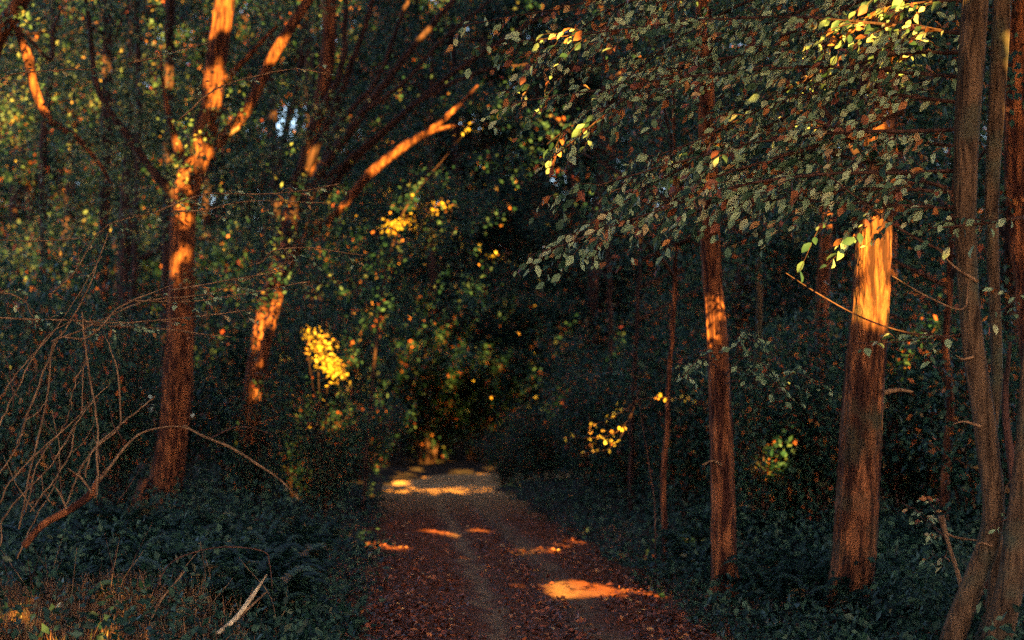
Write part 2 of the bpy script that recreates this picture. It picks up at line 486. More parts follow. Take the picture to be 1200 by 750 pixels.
GW = 'trees of the dense wood beyond the track'
LW = 'dense dark green tree in the shaded wood beyond the track'
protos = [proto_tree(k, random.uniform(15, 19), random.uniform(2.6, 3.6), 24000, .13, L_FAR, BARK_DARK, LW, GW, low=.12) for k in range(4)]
GL = 'lighter trees at the wood edge on the left'
LL = 'yellowing loose tree at the bright wood edge on the left'
lprotos = [proto_tree(k, random.uniform(14, 18), random.uniform(2.4, 3.4), 13000, .12, L_LIGHT, BARK_DARK, LL, GL, low=.15) for k in range(2)]
spots = []
for row, (D, n) in enumerate(((40, 6), (46, 7), (53, 8), (61, 10), (70, 12), (80, 14), (92, 17), (106, 20))):
    half = D * .30
    for i in range(n):
        x = -half + 2 * half * (i + .5 + random.uniform(-.3, .3)) / n
        y = D + random.uniform(-2, 2)
        if path_d(x, y) < 3.0: continue
        spots.append((x, y, row))
spots += [(-.5, 80, 5), (-2.3, 96, 6), (.8, 70, 4), (-8, 70, 4), (-10.2, 90, 5), (-7, 60, 3), (3.5, 72, 4), (4.4, 88, 5), (2.9, 63, 3), (-15, 66, 4), (-20, 84, 5)]
used, usedl = [False] * 4, [False] * 2
for i, (x, y, row) in enumerate(spots):
    left = x < -.13 * y and y < 58
    sc = random.uniform(.85, 1.15) * (1 if y < 58 else y / 60)
    arr, us_ = (lprotos, usedl) if left else (protos, used)
    k = random.randrange(len(arr))
    if left and random.random() < .15: continue
    loc = (x, y, H(x, y))
    if not us_[k]:
        us_[k] = True; arr[k].location = loc; arr[k].rotation_euler = (0, 0, random.uniform(0, 6)); arr[k].scale = (sc, sc, sc)
    else:
        copy_tree(arr[k], loc, random.uniform(0, 6.28), (sc, sc, sc * random.uniform(.9, 1.1)))

for x, y in ((-12, -4), (-14, 3), (-13, 10), (-15, 17), (-17, 24), (15, 18), (17, 25), (-9, -11), (-16, -9), (16, -9)):  # unseen trees added at the sides and back to cut low sky light
    copy_tree(protos[random.randrange(4)], (x, y, H(x, y)), random.uniform(0, 6), (1.1, 1.1, 1.1), 'dark leafy tree beside the track, standing outside the view').name = 'woodside_tree'
for fl, arr in ((used, protos), (usedl, lprotos)):
    for f_, r_ in zip(fl, arr):
        if not f_:
            for ch in list(r_.children): bpy.data.objects.remove(ch)
            bpy.data.objects.remove(r_)
GB = 'dark bushes filling the understorey beside the track'
LB = 'dark leafy bush in the shaded understorey beside the track'
bprotos = [proto_bush(random.uniform(2.6, 3.6), random.uniform(1.2, 1.7), 5200, .085, L_FAR, LB, GB) for _ in range(3)]
usedb = [False] * 3
def bush(x, y, s, sz=None, label=None):
    k = random.randrange(3)
    loc, rz, sc = (x, y, H(x, y) - .05), random.uniform(0, 6.28), (s, s, sz or s)
    if not usedb[k]:
        usedb[k] = True; b_ = bprotos[k]; b_.location, b_.rotation_euler, b_.scale = loc, (0, 0, rz), sc
    else:
        copy_tree(bprotos[k], loc, rz, sc, label)
for x, y in ((-7, -6), (-4.5, -8), (-2, -7), (-9, -2), (-9, 3)):  # unseen bushes added behind the camera to cut low sky light
    bush(x, y, 1.45, label='tall dark bush behind the viewpoint, outside the view')
for px, D, s in ((594, 46.5, .55), (618, 48, .62), (640, 46, .8), (668, 48.5, .9), (690, 42, 1.1), (735, 38, 1.1), (740, 33, 1.0), (800, 30, 1.1), (690, 50, 1.3), (840, 36, 1.3),
                 (905, 30, 1.1), (900, 24, .8), (955, 24, 1.0), (1060, 25, 1.1), (1150, 24, 1.2), (1010, 31, 1.3), (1110, 33, 1.3), (1215, 20, 1.0),
                 (420, 48, 1.0), (400, 42, .95), (385, 37, .85), (350, 36, 1.0), (375, 31, .6), (330, 42, 1.3), (270, 38, 1.2), (200, 40, 1.3), (130, 37, 1.2),
                 (60, 34, 1.2), (-10, 31, 1.2), (300, 33, .7), (140, 32, .8), (60, 27, .8), (700, 58, 1.6), (560, 60, 1.7), (630, 62, 1.8), (500, 60, 1.7), (430, 58, 1.6),
                 (370, 52, 1.5), (590, 66, 2.2), (480, 66, 2.2), (770, 50, 1.5), (860, 46, 1.5), (960, 42, 1.5), (1070, 42, 1.5), (1170, 40, 1.5), (680, 68, 2.2), (530, 75, 2.6)) + tuple((px_ * 60 - 60 + random.uniform(-20, 20), random.uniform(84, 98), random.uniform(2.6, 3.6)) for px_ in range(23)):
    p = P(px, 480, D)
    bush(p.x, D, s, s * random.uniform(.8, 1.9) if px < 420 and D < 60 else None, label='low rounded green bush at the inner edge of the bend of the track' if (px, D) == (594, 46.5) else 'far bush closing the wood behind the bend of the track' if D > 80 else None)

# ------------------------------------------------------------------ LEFT: the forked sunlit tree
def base(px, D):
    p = P(px, 480, D)
    return Vector((p.x, D, H(p.x, D)))

D1 = 30
b1 = base(186, D1)
T1 = empty('forked_tree', b1, 'tall reddish forked tree left of the track with golden sun patches on its trunk', 'tree')
stem('trunk', T1, [(180, 640), (188, 600), (203, 510), (210, 420), (213, 330), (214, 260), (220, 215), (232, 180), (246, 130), (253, 70), (262, 10), (272, -60)], D1, [46, 42, 36, 34, 31, 30, 32, 30, 26, 25, 24, 20], BARK_RED, 28, .10, n=90)
stem('branch', T1, [(234, 190), (262, 160), (290, 128), (318, 70), (345, 25), (375, -20)], D1, [16, 13, 13, 14, 13, 10], BARK_RED, 10)
stem('branch', T1, [(222, 205), (209, 175), (200, 145), (192, 105), (188, 60)], D1, [13, 11, 7, 5, 3], BARK_RED, 8)
stem('branch', T1, [(208, 235), (175, 195), (150, 160), (128, 130), (112, 95), (106, 40), (98, -20)], D1, [12, 10, 9, 8, 7, 6, 5], BARK_DARK, 8)
stem('branch', T1, [(262, 95), (285, 72), (305, 50), (325, 30)], D1, [8, 7, 5, 4], BARK_RED, 8)
stem('branch', T1, [(268, 158), (280, 150), (276, 152), (262, 158)], D1 - .3, [6, 5, 5, 3], TWIG_TAN, 6)

# second tree: leaning stems in a fan
D2 = 33
T2 = empty('leaning_tree', base(296, D2), 'many-stemmed tree whose dark stems fan to the upper right over the track', 'tree')
stem('stem', T2, [(292, 520), (298, 460), (309, 385), (325, 320), (342, 250), (362, 185), (378, 110), (386, 40), (384, -40)], D2, [28, 26, 24, 21, 22, 21, 18, 17, 15], BARK_RED)
stem('stem', T2, [(305, 430), (330, 335), (352, 285), (398, 246), (432, 205), (470, 174), (505, 152), (535, 126), (560, 100)], D2 - 1, [12, 12, 11, 9, 12, 12, 8, 6, 3], BARK_RED, 10)
stem('branch', T2, [(495, 158), (520, 150), (545, 146)], D2 - 1, [6, 5, 2], BARK_RED, 8)
for l, w in (([(330, 330), (352, 220), (395, 120), (425, 40), (445, -30)], [14, 12, 9, 7, 5]),
             ([(335, 300), (375, 205), (430, 125), (480, 60), (540, -10)], [13, 12, 10, 8, 6]),
             ([(345, 290), (390, 215), (455, 150), (525, 90), (600, 40), (660, 5)], [11, 10, 8, 7, 5, 3]),
             ([(360, 245), (395, 150), (440, 95), (470, 20), (490, -30)], [9, 8, 6, 5, 4]),
             ([(375, 215), (430, 170), (490, 120), (560, 85), (620, 75)], [8, 7, 6, 4, 2]),
             ([(340, 240), (365, 150), (400, 80), (405, -20)], [9, 8, 7, 6]),
             ([(420, 135), (470, 100), (520, 45), (575, 0)], [6, 5, 4, 3])):
    stem('stem', T2, l, D2 + random.uniform(-.5, 2), w, BARK_DARK, 8, wob=.015)

# tree at the left margin
D0 = 27
T0 = empty('bowed_tree', base(-60, D0), 'tree at the left edge with a curved sunlit limb', 'tree')
stem('trunk', T0, [(-70, 620), (-60, 400), (-40, 200), (-10, 60), (22, 5), (60, -60)], D0, [34, 30, 27, 24, 20, 14], BARK_RED, 12)
stem('limb', T0, [(14, 8), (24, 45), (33, 68), (41, 105), (58, 140), (88, 160), (115, 190), (130, 215)], D0, [9, 9, 12, 11, 10, 7, 5, 3], BARK_RED, 10)
stem('branch', T0, [(33, 45), (60, 70), (62, 38), (72, 10)], D0 + .4, [4, 4, 3, 2], TWIG_DARK, 6)
stem('branch', T0, [(-20, 42), (30, 40), (68, 36)], D0, [3, 3, 2], TWIG_DARK, 6)

# thin trunks of the left and right wood
THIN = [
 ('slender dark trunk left of the forked tree', [(122, 260), (125, 130), (127, -30)], 36, [13, 14, 12], BARK_DARK),
 ('dark straight trunk directly behind the forked tree', [(196, 300), (197, 130), (200, -30)], 37, [13, 12, 11], BARK_DARK),
 ('faint trunk behind the curved limb at left', [(52, 330), (50, 180), (62, 60), (60, -30)], 38, [10, 10, 9, 7], BARK_DARK),
 ('dark trunk leaning between forked and fan-shaped tree', [(305, 330), (330, 180), (352, 80), (360, -20)], 40, [9, 8, 8, 7], BARK_DARK),
 ('slim trunk between the forked tree and its right fork', [(150, 420), (158, 300), (163, 120), (160, -20)], 40, [8, 8, 7, 7], BARK_DARK),
 ('thin tan sapling trunk at the right track edge', [(782, 690), (779, 640), (778, 560), (782, 480), (789, 380), (792, 260), (790, 150)], 22, [8, 7, 7, 6, 6, 5, 4], BARK_RED),
 ('dim thin trunk far back on the right of the bend', [(712, 640), (710, 520), (716, 400), (712, 260)], 34, [7, 6, 6, 5], BARK_DARK),
 ('pale slim trunk just right of the mottled trunk', [(882, 760), (885, 640), (885, 560), (888, 460), (890, 300), (886, 150)], 24, [13, 10, 10, 9, 7, 5], BARK_GREY),
 ('dusky trunk in the gap before the big oak-like trunk', [(955, 650), (958, 560), (962, 430), (968, 250), (965, 80)], 28, [22, 19, 17, 15, 12], BARK_RED),
 ('reddish thin trunk between the big trunk and the curved stems', [(1105, 640), (1108, 560), (1113, 490), (1110, 380), (1120, 200)], 22, [12, 10, 10, 8, 6], BARK_RED),
 ('brown trunk behind the right margin stems', [(1225, 700), (1215, 450), (1195, 250), (1190, 60), (1195, -20)], 19, [38, 34, 30, 30, 28], BARK_RED),
 ('narrow trunk right of the sandy bend among dark leaves', [(742, 650), (739, 560), (744, 430), (750, 300)], 30, [7, 6, 6, 4], BARK_DARK),
 ('brown trunk glimpsed behind the hanging leaves', [(1040, 300), (1046, 200), (1050, 120), (1056, 20), (1060, -30)], 26, [22, 22, 21, 20, 18], BARK_RED),
]
GT = 'slim trunks standing between the main trees'
for lab, l, D, w, mt in THIN:
    p = P(l[0][0], l[0][1], D)
    bx = Vector((p.x, D, H(p.x, D)))
    r_ = empty('slim_tree', bx, lab, 'tree', GT)
    tb = Tubes()
    pts = px_pts(l, D)
    if pts[0].z > bx.z: pts = [bx - Vector((0, 0, .2))] + pts; w = [w[0] * 1.15] + w
    top = pts[-1] + (pts[-1] - pts[-2]).normalized() * 4; pts.append(top)
    tb.add(pts, [q / FPX * D / 2 for q in w] + [.03], n=50, sides=10, rough=.06, wob=.01)
    tb.build('trunk', mt, r_)
    t2, lf = Tubes(), Leaves()
    tp = []
    for _ in range(9):
        a = random.uniform(0, 6.28); L = random.uniform(.8, 2.0)
        s_ = lerp_pt(pts, random.uniform(.6, 1)); e_ = s_ + Vector((math.cos(a) * L, math.sin(a) * L, L * .5))
        t2.add([s_, e_], [.03, .008], n=5, sides=4, wob=.03); tp += [s_.lerp(e_, .6), e_]
        t2.build('branch', TWIG_DARK, r_); t2 = Tubes()
    for q in tp: clump(lf, q, .65, 90, .09)
    lf.build('crown', L_FAR, r_, T_FAR)

# crowns of the left trees: leafy sprays
def fill(lf, poly, Dr, n, rad, per, leaf, flat=.45, t0=0, t1=1):
    k = 0
    xs_, ys_ = [q[0] for q in poly], [q[1] for q in poly]
    while k < n:
        x, y = random.uniform(min(xs_), max(xs_)), random.uniform(min(ys_), max(ys_))
        ins = False; j = len(poly) - 1
        for i in range(len(poly)):
            if (poly[i][1] > y) != (poly[j][1] > y) and x < (poly[j][0] - poly[i][0]) * (y - poly[i][1]) / (poly[j][1] - poly[i][1]) + poly[i][0]: ins = not ins
            j = i
        if not ins: continue
        clump(lf, P(x, y, random.uniform(*Dr)), rad * random.uniform(.6, 1.3), per, leaf, flat, t0, t1)
        k += 1

lf = Leaves()
fill(lf, [(0, -20), (420, -20), (400, 150), (330, 300), (0, 330)], (31, 37), 150, .6, 60, .09, t1=.97)
fill(lf, [(120, 80), (400, 80), (380, 340), (150, 340)], (28.2, 29.4), 48, .45, 24, .08, t1=.9)
lf.build('crown', L_LIGHT, T1, T_MID)
lf = Leaves()
fill(lf, [(380, -20), (640, -20), (620, 200), (560, 260), (400, 330), (300, 420), (290, 250), (380, 150)], (35, 39), 130, .6, 60, .09, t1=.95)
fill(lf, [(325, 180), (385, 180), (335, 420), (280, 420)], (31.2, 32.2), 26, .35, 22, .08, t1=.93)
fill(lf, [(300, 90), (390, 90), (390, 190), (300, 190)], (36, 40), 26, .6, 60, .09, t1=.9)
fill(lf, [(300, 230), (560, 200), (560, 420), (300, 420)], (30.5, 35), 95, .5, 45, .08, t1=.93)
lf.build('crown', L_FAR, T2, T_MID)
lf = Leaves()
fill(lf, [(-20, -20), (120, -20), (110, 330), (-20, 330)], (26, 30), 26, .5, 45, .085)
lf.build('crown', L_LIGHT, T0, T_MID)

# yellow foliage that catches the sun
TY = empty('yellow_bush', base(372, 31), 'yellow-leaved bush catching the sun left of the track', 'bush')
tb, lf = Tubes(), Leaves()
for e in ((372, 390), (388, 425), (360, 405), (430, 440), (345, 470), (400, 460)):
    tb.add([base(372, 31), P(375, 520, 31), P(e[0], e[1], 31)], [.02, .012, .004], n=8, sides=4, wob=.02)
for e in ((368, 392), (378, 402), (386, 425), (392, 432), (375, 415)):
    clump(lf, P(e[0], e[1], 30.7), .22, 60, .075)
for _ in range(14): clump(lf, P(random.gauss(400, 40), random.gauss(440, 30), random.uniform(30.5, 31.5)), .2, 9, .07)
tb.build('stems', TWIG_DARK, TY); lf.build('foliage', L_YELLOW, TY, T_MID)
TZ = empty('yellow_sapling', base(470, 33.5), 'slim sapling with yellow leaves overhanging the left track edge', 'sapling')
tb, lf = Tubes(), Leaves()
tb.add([base(425, 33.5), P(440, 400, 33.5), P(468, 262, 33.5), P(540, 160, 33.5)], [.03, .025, .015, .005], n=20, sides=6, wob=.02)
for e in ((462, 262), (475, 258), (455, 268)): clump(lf, P(e[0], e[1], 33.2), .2, 40, .075, flat=.4)
for _ in range(150): clump(lf, P(random.uniform(360, 640), random.uniform(150, 500), random.uniform(33, 37)), .3, 1, .09)
for _ in range(22): clump(lf, P(random.gauss(490, 32), random.gauss(262, 22), random.uniform(33, 34)), .2, 8, .07, flat=.5)
for e in ((515, 245), (545, 150), (520, 275), (490, 290), (500, 240)): clump(lf, P(e[0], e[1], 33.4), .3, 26, .075)
tb.build('stem', TWIG_DARK, TZ); lf.build('foliage', L_YELLOW, TZ, T_MID)

# ------------------------------------------------------------------ RIGHT: main trunks
D3 = 17.5
R1 = empty('mottled_tree', base(850, D3), 'reddish mottled trunk right of the track with one small orange sun patch', 'tree')
stem('trunk', R1, [(852, 820), (851, 740), (848, 640), (846, 540), (843, 440), (838, 370), (833, 300), (830, 200), (826, 80), (824, -30)], D3, [36, 33, 29, 27, 25, 24, 23, 22, 20, 18], BARK_RED, 32, .12, n=90)
stem('branch', R1, [(846, 545), (835, 540), (823, 545)], D3 - .15, [4, 3, 2], TWIG_TAN, 5)
D4 = 15.5
R2 = empty('furrowed_tree', base(992, D4), 'thickest furrowed trunk on the right with a long golden sun patch', 'tree')
stem('trunk', R2, [(984, 830), (990, 745), (1001, 650), (1006, 560), (1012, 460), (1018, 380), (1023, 300), (1027, 230), (1033, 130), (1040, 30), (1045, -40)], D4, [58, 53, 50, 49, 46, 44, 42, 40, 38, 34, 30], BARK_OAK, 64, .10, n=150)
stem('branch_stub', R2, [(1036, 460), (1052, 457), (1070, 459)], D4 - .2, [7, 5, 3], TWIG_TAN, 6)
stem('branch', R2, [(1036, 240), (1000, 175), (960, 120), (930, 60)], D4, [12, 9, 7, 5], BARK_DARK, 8)
for tr, poly, Dr, n in ((R1, [(700, -20), (960, -20), (940, 260), (860, 340), (720, 250)], (20, 24), 60), (R2, [(860, -20), (1160, -20), (1160, 250), (900, 260)], (16.5, 19.5), 60)):
    lf = Leaves(); fill(lf, poly, Dr, n, .5, 60, .085, t1=.96); lf.build('crown', L_FAR, tr, T_MID)
lf = Leaves(); tb = Tubes()
for x0, y0, x1, y1 in ((850, 440, 900, 430), (850, 450, 930, 470), (840, 430, 800, 445), (900, 470, 960, 450), (860, 420, 880, 400)):
    tb = Tubes(); spray(tb, lf, [P(x0, y0, D3 - .3), P((x0 + x1) / 2, min(y0, y1) - 12, D3 - .6), P(x1, y1, D3 - .8)], .008, .3, .07, .09, tints=(0, .7)); tb.build('twig', TWIG_DARK, R1)
lf.build('low_foliage', L_NEAR, R1, T_MID)

# the clump of curved stems at the right edge, in focus
D5 = 12.2
R3 = empty('hornbeam_clump', base(1130, D5), 'clump of smooth curved brown stems at the right edge of the view', 'tree')
stem('stem', R3, [(1098, 830), (1118, 745), (1142, 680), (1160, 630), (1164, 585), (1158, 530), (1150, 470), (1141, 410), (1134, 330), (1131, 240), (1133, 150), (1139, 60), (1146, -40)], D5,
     [33, 30, 27, 26, 26, 27, 27, 26, 25, 27, 30, 32, 31], BARK_GREY, 22, .04)
stem('stem', R3, [(1152, 760), (1168, 690), (1163, 600), (1161, 520), (1168, 440), (1165, 340), (1162, 240), (1168, 120), (1173, 30), (1176, -40)], D5 + .5,
     [24, 21, 18, 15, 14, 14, 17, 20, 22, 22], BARK_GREY, 16, .05)
stem('stem', R3, [(1140, 860), (1162, 770), (1183, 690), (1193, 610), (1199, 540), (1206, 430), (1220, 300)], D5 - .2, [40, 37, 33, 28, 22, 18, 16], BARK_GREY, 18, .04)
stem('stem', R3, [(1135, 740), (1155, 690), (1183, 640), (1190, 580), (1178, 480), (1184, 400)], D5 + 1.2, [16, 18, 16, 12, 9, 4], BARK_DARK, 10, .05)
# little spurs and peeling flakes on the near stems
for l in ([(1141, 418), (1128, 421), (1120, 416)], [(1163, 640), (1150, 636), (1143, 640)], [(1146, 330), (1118, 312), (1100, 292)], [(1150, 500), (1130, 494), (1117, 497)], [(1190, 560), (1182, 566), (1176, 580)]):
    stem('spur', R3, l, D5 - .08, [4, 2.5, 1.2], TWIG_TAN, 6, n=8)

def roots(tree, px, D, r, reach, mat, n=6):
    b0 = tree.location.copy(); b0.x = P(px, 480, D).x
    for k in range(n):
        a = 2 * math.pi * (k + random.uniform(-.25, .25)) / n
        dx, dy = math.cos(a), math.sin(a)
        L = reach * random.uniform(.7, 1.2)
        q = [b0 + Vector((dx * r * .45, dy * r * .45, .55)), b0 + Vector((dx * r * 1.0, dy * r * 1.0, .22)), b0 + Vector((dx * L * .6, dy * L * .6, .05)), b0 + Vector((dx * L, dy * L, -.08))]
        tb = Tubes(); tb.add(q, [r * .42, r * .40, r * .26, r * .12], n=14, sides=8, rough=.08); tb.build('root', mat, tree)
roots(R1, 850, D3, .09, .28, BARK_RED); roots(T1, 184, D1, .28, .7, BARK_RED)

# the hanging foliage in focus: arching branches of the right-hand trees
MAINS = [  # pixel start, middle, end, depth start, depth end
 ((1135, 150), (900, 165), (640, 235), 12.4, 13.4), ((1135, 90), (900, 80), (600, 120), 12.4, 13.8),
 ((1140, 40), (880, 20), (570, 55), 12.4, 14.2), ((1130, 200), (880, 215), (620, 300), 12.3, 13.0),
 ((1150, -20), (900, -30), (540, 30), 12.5, 14.6), ((1130, 225), (1000, 222), (860, 240), 12.2, 12.8),
 ((1100, -40), (900, 50), (700, 130), 13.0, 14.5), ((1060, -40), (860, 40), (650, 90), 13.5, 15.0),
 ((1130, 120), (950, 110), (760, 190), 12.6, 13.5), ((1132, 245), (1040, 240), (930, 235), 12.2, 12.6),
 ((980, -40), (820, 30), (640, 170), 14.0, 15.0), ((900, -50), (760, 10), (600, 70), 14.0, 15.2),
 ((1140, 175), (980, 150), (800, 120), 13.2, 14.2), ((1000, 60), (850, 150), (690, 270), 13.4, 13.8),
 ((1135, 60), (1020, 70), (900, 130), 12.4, 13.2), ((1110, 220), (960, 180), (850, 225), 12.8, 13.6),
 ((940, 130), (790, 200), (650, 290), 13.6, 13.4), ((960, 170), (850, 205), (735, 262), 13.0, 13.2),
 ((1140, 0), (1050, 10), (960, 60), 12.6, 13.4), ((1060, 130), (930, 190), (800, 258), 13.0, 13.6),
 ((900, 60), (770, 90), (640, 190), 14.2, 14.4), ((820, -30), (700, 20), (590, 110), 14.4, 15.0),
 ((1200, 255), (1150, 262), (1085, 268), 12.0, 12.2)]
for i, (a, m_, e_, d0, d1) in enumerate(MAINS):
    tb, lf = Tubes(), Leaves()
    spray(tb, lf, [P(a[0], a[1], d0), P(m_[0], m_[1], (d0 + d1) / 2), P(e_[0], e_[1], d1)], .014, random.uniform(.45, .75), .079, step=.08, t0=.05, droop=.35, tilt=.8, dens=.85)
    b_ = tb.build('branch', TWIG_DARK, R3)
    lf.build('leaves', L_NEAR, b_, T_NEAR).parent = b_
    # leaves were built in world space
for o in R3.children:
    for c in o.children:
        c.matrix_parent_inverse.identity(); c.location = -R3.location

# bare and half-bare twigs around the right trunks
def twig_thing(name, label, cat_, l, D, wpx, mat, group=None):
    p = px_pts(l, D)
    r_ = empty(name, p[0], label, cat_, group)
    tb = Tubes(); tb.add(p, [w / FPX * D / 2 for w in wpx], n=len(p) * 8, sides=6, wob=.006)
    tb.build('stem', mat, r_)
    return r_, p
stem('twig', R3, [(1135, 330), (1128, 362), (1088, 348), (1045, 323)], 12.1, [2, 2.6, 2.2, 1.2], TWIG_TAN, 5)
stem('twig', R3, [(1128, 395), (1065, 390), (1010, 372), (960, 345), (921, 320)], 12.3, [2.2, 2.4, 2.1, 1.8, 1.1], TWIG_DARK, 5)
stem('twig', R3, [(1130, 305), (1085, 285), (1045, 262), (1005, 232), (970, 205)], 12.3, [4, 3.4, 3, 2.4, 1.6], TWIG_DARK, 5)
tb, lf = Tubes(), Leaves()
spray(tb, lf, [P(1128, 392, 12.2), P(1075, 398, 12.3), P(1002, 402, 12.5)], .006, .22, .07, .09, tints=(.2, .8))
tb.build('twig', TWIG_DARK, R3); tb = Tubes()
spray(tb, lf, [P(1205, 345, 12), P(1190, 352, 12), P(1165, 372, 12.1)], .006, .25, .06, .09, tints=(.2, 1))
tb.build('twig', TWIG_DARK, R3); tb = Tubes()
spray(tb, lf, [P(1205, 590, 12), P(1185, 605, 12), P(1160, 618, 12)], .004, .14, .045, .1, tints=(.4, 1))
tb.build('twig', TWIG_DARK, R3); lf.build('low_leaves', L_NEAR, R3, T_NEAR)

BS = empty('broken_sapling', base(1126, 13), 'broken pale sapling stump leaning left of the curved stems', 'sapling')
stem('stem', BS, [(1132, 720), (1126, 685), (1117, 655), (1109, 628), (1103, 604)], 13, [6, 6, 5, 5, 8], TWIG_TAN, 8)
stem('side_shoot', BS, [(1109, 625), (1122, 630), (1150, 634)], 13, [3, 3, 2], TWIG_TAN, 6)
tb, lf = Tubes(), Leaves()
for e in ((1075, 600), (1060, 590), (1090, 645), (1085, 585)):
    spray(tb, lf, [P(1112, 640, 13.2), P((1112 + e[0]) / 2, e[1] + 15, 13.2), P(*e, 13.3)], .004, .15, .05, .1, tints=(.3, 1))
tb.build('twigs', TWIG_DARK, BS); lf.build('leaves', L_NEAR, BS, T_NEAR)

YS = empty('golden_sprig_sapling', base(770, 20), 'thin sapling holding a curved sprig of glowing yellow leaves', 'sapling')
tb, lf = Tubes(), Leaves()
tb.add([base(770, 20), P(764, 560, 20), P(748, 470, 20), P(742, 430, 20)], [.009, .007, .005, .002], n=16, sides=5, wob=.012)
for l in ([(745, 470), (737, 495), (715, 525), (675, 532)], [(745, 475), (730, 500), (708, 512), (660, 513)], [(745, 470), (720, 488), (690, 500)], [(745, 468), (780, 466), (822, 470)]):
    c = tb.add(px_pts(l, 20), [.006, .002], n=10, sides=4)
    for q in range(12):
        lf.add(lerp_pt(c, random.uniform(.3, 1)), (random.gauss(-.3, .7), random.gauss(0, .5), random.gauss(.1, .7)), (random.gauss(0, .4), -1, random.gauss(0, .4)), random.uniform(.035, .06))
for e in ((700, 505), (715, 488), (725, 478), (694, 518), (712, 516)):
    clump(lf, P(*e, 20), .08, 5, .055)
tb.build('stem', TWIG_DARK, YS); lf.build('leaves', L_YELLOW, YS, T_ROUND)

# ------------------------------------------------------------------ LEFT foreground: bare shrub, fallen branch, sticks
BSH = empty('bare_shrub', base(60, 13.5), 'tangle of bare tan shrub stems rising at the lower left', 'shrub')
for l, w in (([(-5, 505), (10, 475), (30, 435), (55, 395), (85, 375)], [3, 3, 2.6, 2, 1.5]),
             ([(20, 520), (50, 440), (62, 410), (100, 345), (130, 262)], [4, 4, 3.6, 3, 1.5]),
             ([(0, 640), (8, 600), (60, 545), (100, 480), (130, 450)], [3, 3, 3, 2.4, 1.5]),
             ([(22, 620), (55, 460), (62, 400), (105, 395), (140, 360), (200, 335)], [3.5, 3.5, 3, 3.4, 3, 1.4]),
             ([(30, 600), (45, 540), (75, 500), (85, 470)], [3, 2.6, 2, 1.2]),
             ([(114, 580), (113, 500), (102, 420), (96, 365)], [3.6, 3.4, 3, 2]),
             ([(100, 560), (108, 530), (140, 500), (141, 470), (135, 425), (122, 392)], [3, 3, 3.2, 3.2, 2.6, 2]),
             ([(76, 595), (95, 550), (115, 520), (142, 498), (165, 478), (183, 464)], [3.6, 3.4, 3.2, 3, 2.6, 1.6]),
             ([(35, 600), (65, 560), (82, 530), (88, 495)], [3, 3, 2.6, 1.5]),
             ([(0, 555), (22, 520), (32, 480)], [2.6, 2, 1.2]),
             ([(-5, 470), (30, 425), (70, 380), (120, 300)], [2.4, 2.2, 2, 1]),
             ([(20, 655), (38, 615), (62, 570), (70, 530), (60, 480)], [2.6, 2.6, 2.2, 2, 1]),
             ([(0, 590), (15, 560), (50, 525), (90, 490), (105, 470)], [2.8, 2.8, 2.4, 2, 1])):
    stem('stem', BSH, l, 13.5 + random.uniform(-.5, .5), [q_ * .72 for q_ in w], TWIG_TAN, 6, n=30, wob=.006)
for _ in range(16):
    x, y = random.uniform(0, 150), random.uniform(440, 600)
    a = random.uniform(.7, 2.3); L = random.uniform(25, 80)
    stem('stem', BSH, [(x, y), (x + math.cos(a) * L * .5 + random.uniform(-6, 6), y - math.sin(a) * L * .5), (x + math.cos(a) * L, y - math.sin(a) * L)], 13.5 + random.uniform(-.8, .8), [1.8, 1.4, .8], TWIG_DARK if random.random() < .5 else TWIG_TAN, 5, n=10, wob=.006)

FB = empty('fallen_branch', P(38, 632, 13.6), 'thick fallen red-brown branch leaning among the bare shrub stems', 'branch')
stem('limb', FB, [(28, 640), (50, 615), (80, 598), (105, 580), (116, 560)], 13.6, [9, 9, 9, 10, 6], BARK_RED, 10)
stem('twig', FB, [(112, 568), (128, 548), (150, 520), (172, 505), (210, 500), (240, 512)], 13.6, [5, 4, 3, 2.6, 2.0, 1.1], TWIG_TAN, 6)
stem('twig', FB, [(78, 597), (70, 578), (62, 568)], 13.5, [3, 2.6, 1.6], TWIG_TAN, 6)
stem('twig', FB, [(108, 578), (95, 560), (78, 548)], 13.5, [3, 2.6, 1.6], TWIG_TAN, 6)
AT = empty('arching_stem', P(198, 665, 13.4), 'arching dead bramble stem over the ferns', 'stem')
stem('stem', AT, [(180, 700), (196, 664), (225, 648), (265, 641), (308, 646), (316, 662), (319, 690)], 13.4, [1.2, 1.8, 2, 2, 1.8, 1.4, 1], TWIG_DARK, 6)
AT2 = empty('long_drooping_stem', P(225, 505, 16), 'long thin stem drooping right across the dark bushes from the forked trunk', 'stem')
stem('stem', AT2, [(215, 498), (240, 512), (270, 524), (300, 543), (328, 562), (350, 585)], 16, [2.6, 3, 3, 3, 2.4, 1.6], TWIG_TAN, 6)
stem('side_shoot', AT2, [(245, 514), (280, 500), (318, 508)], 16, [2, 1.6, 1], TWIG_DARK, 5)
ST = empty('pale_stick', P(258, 738, 13.0), 'pale broken stick lying upright at the lower left of the track', 'stick')
stem('wood', ST, [(255, 742), (275, 726), (292, 704), (313, 673)], 13.0, [5, 6, 6, 1.5], TWIG_PALE, 8)
stem('side_piece', ST, [(268, 732), (290, 714), (312, 694)], 13.0, [3.5, 3.5, 2], TWIG_TAN, 6)
ST2 = empty('slanting_twig', P(180, 722, 13.4), 'short brown twig slanting up through the ferns', 'twig')
stem('stem', ST2, [(178, 724), (190, 702), (216, 670)], 13.4, [3, 3, 1.6], TWIG_TAN, 6)

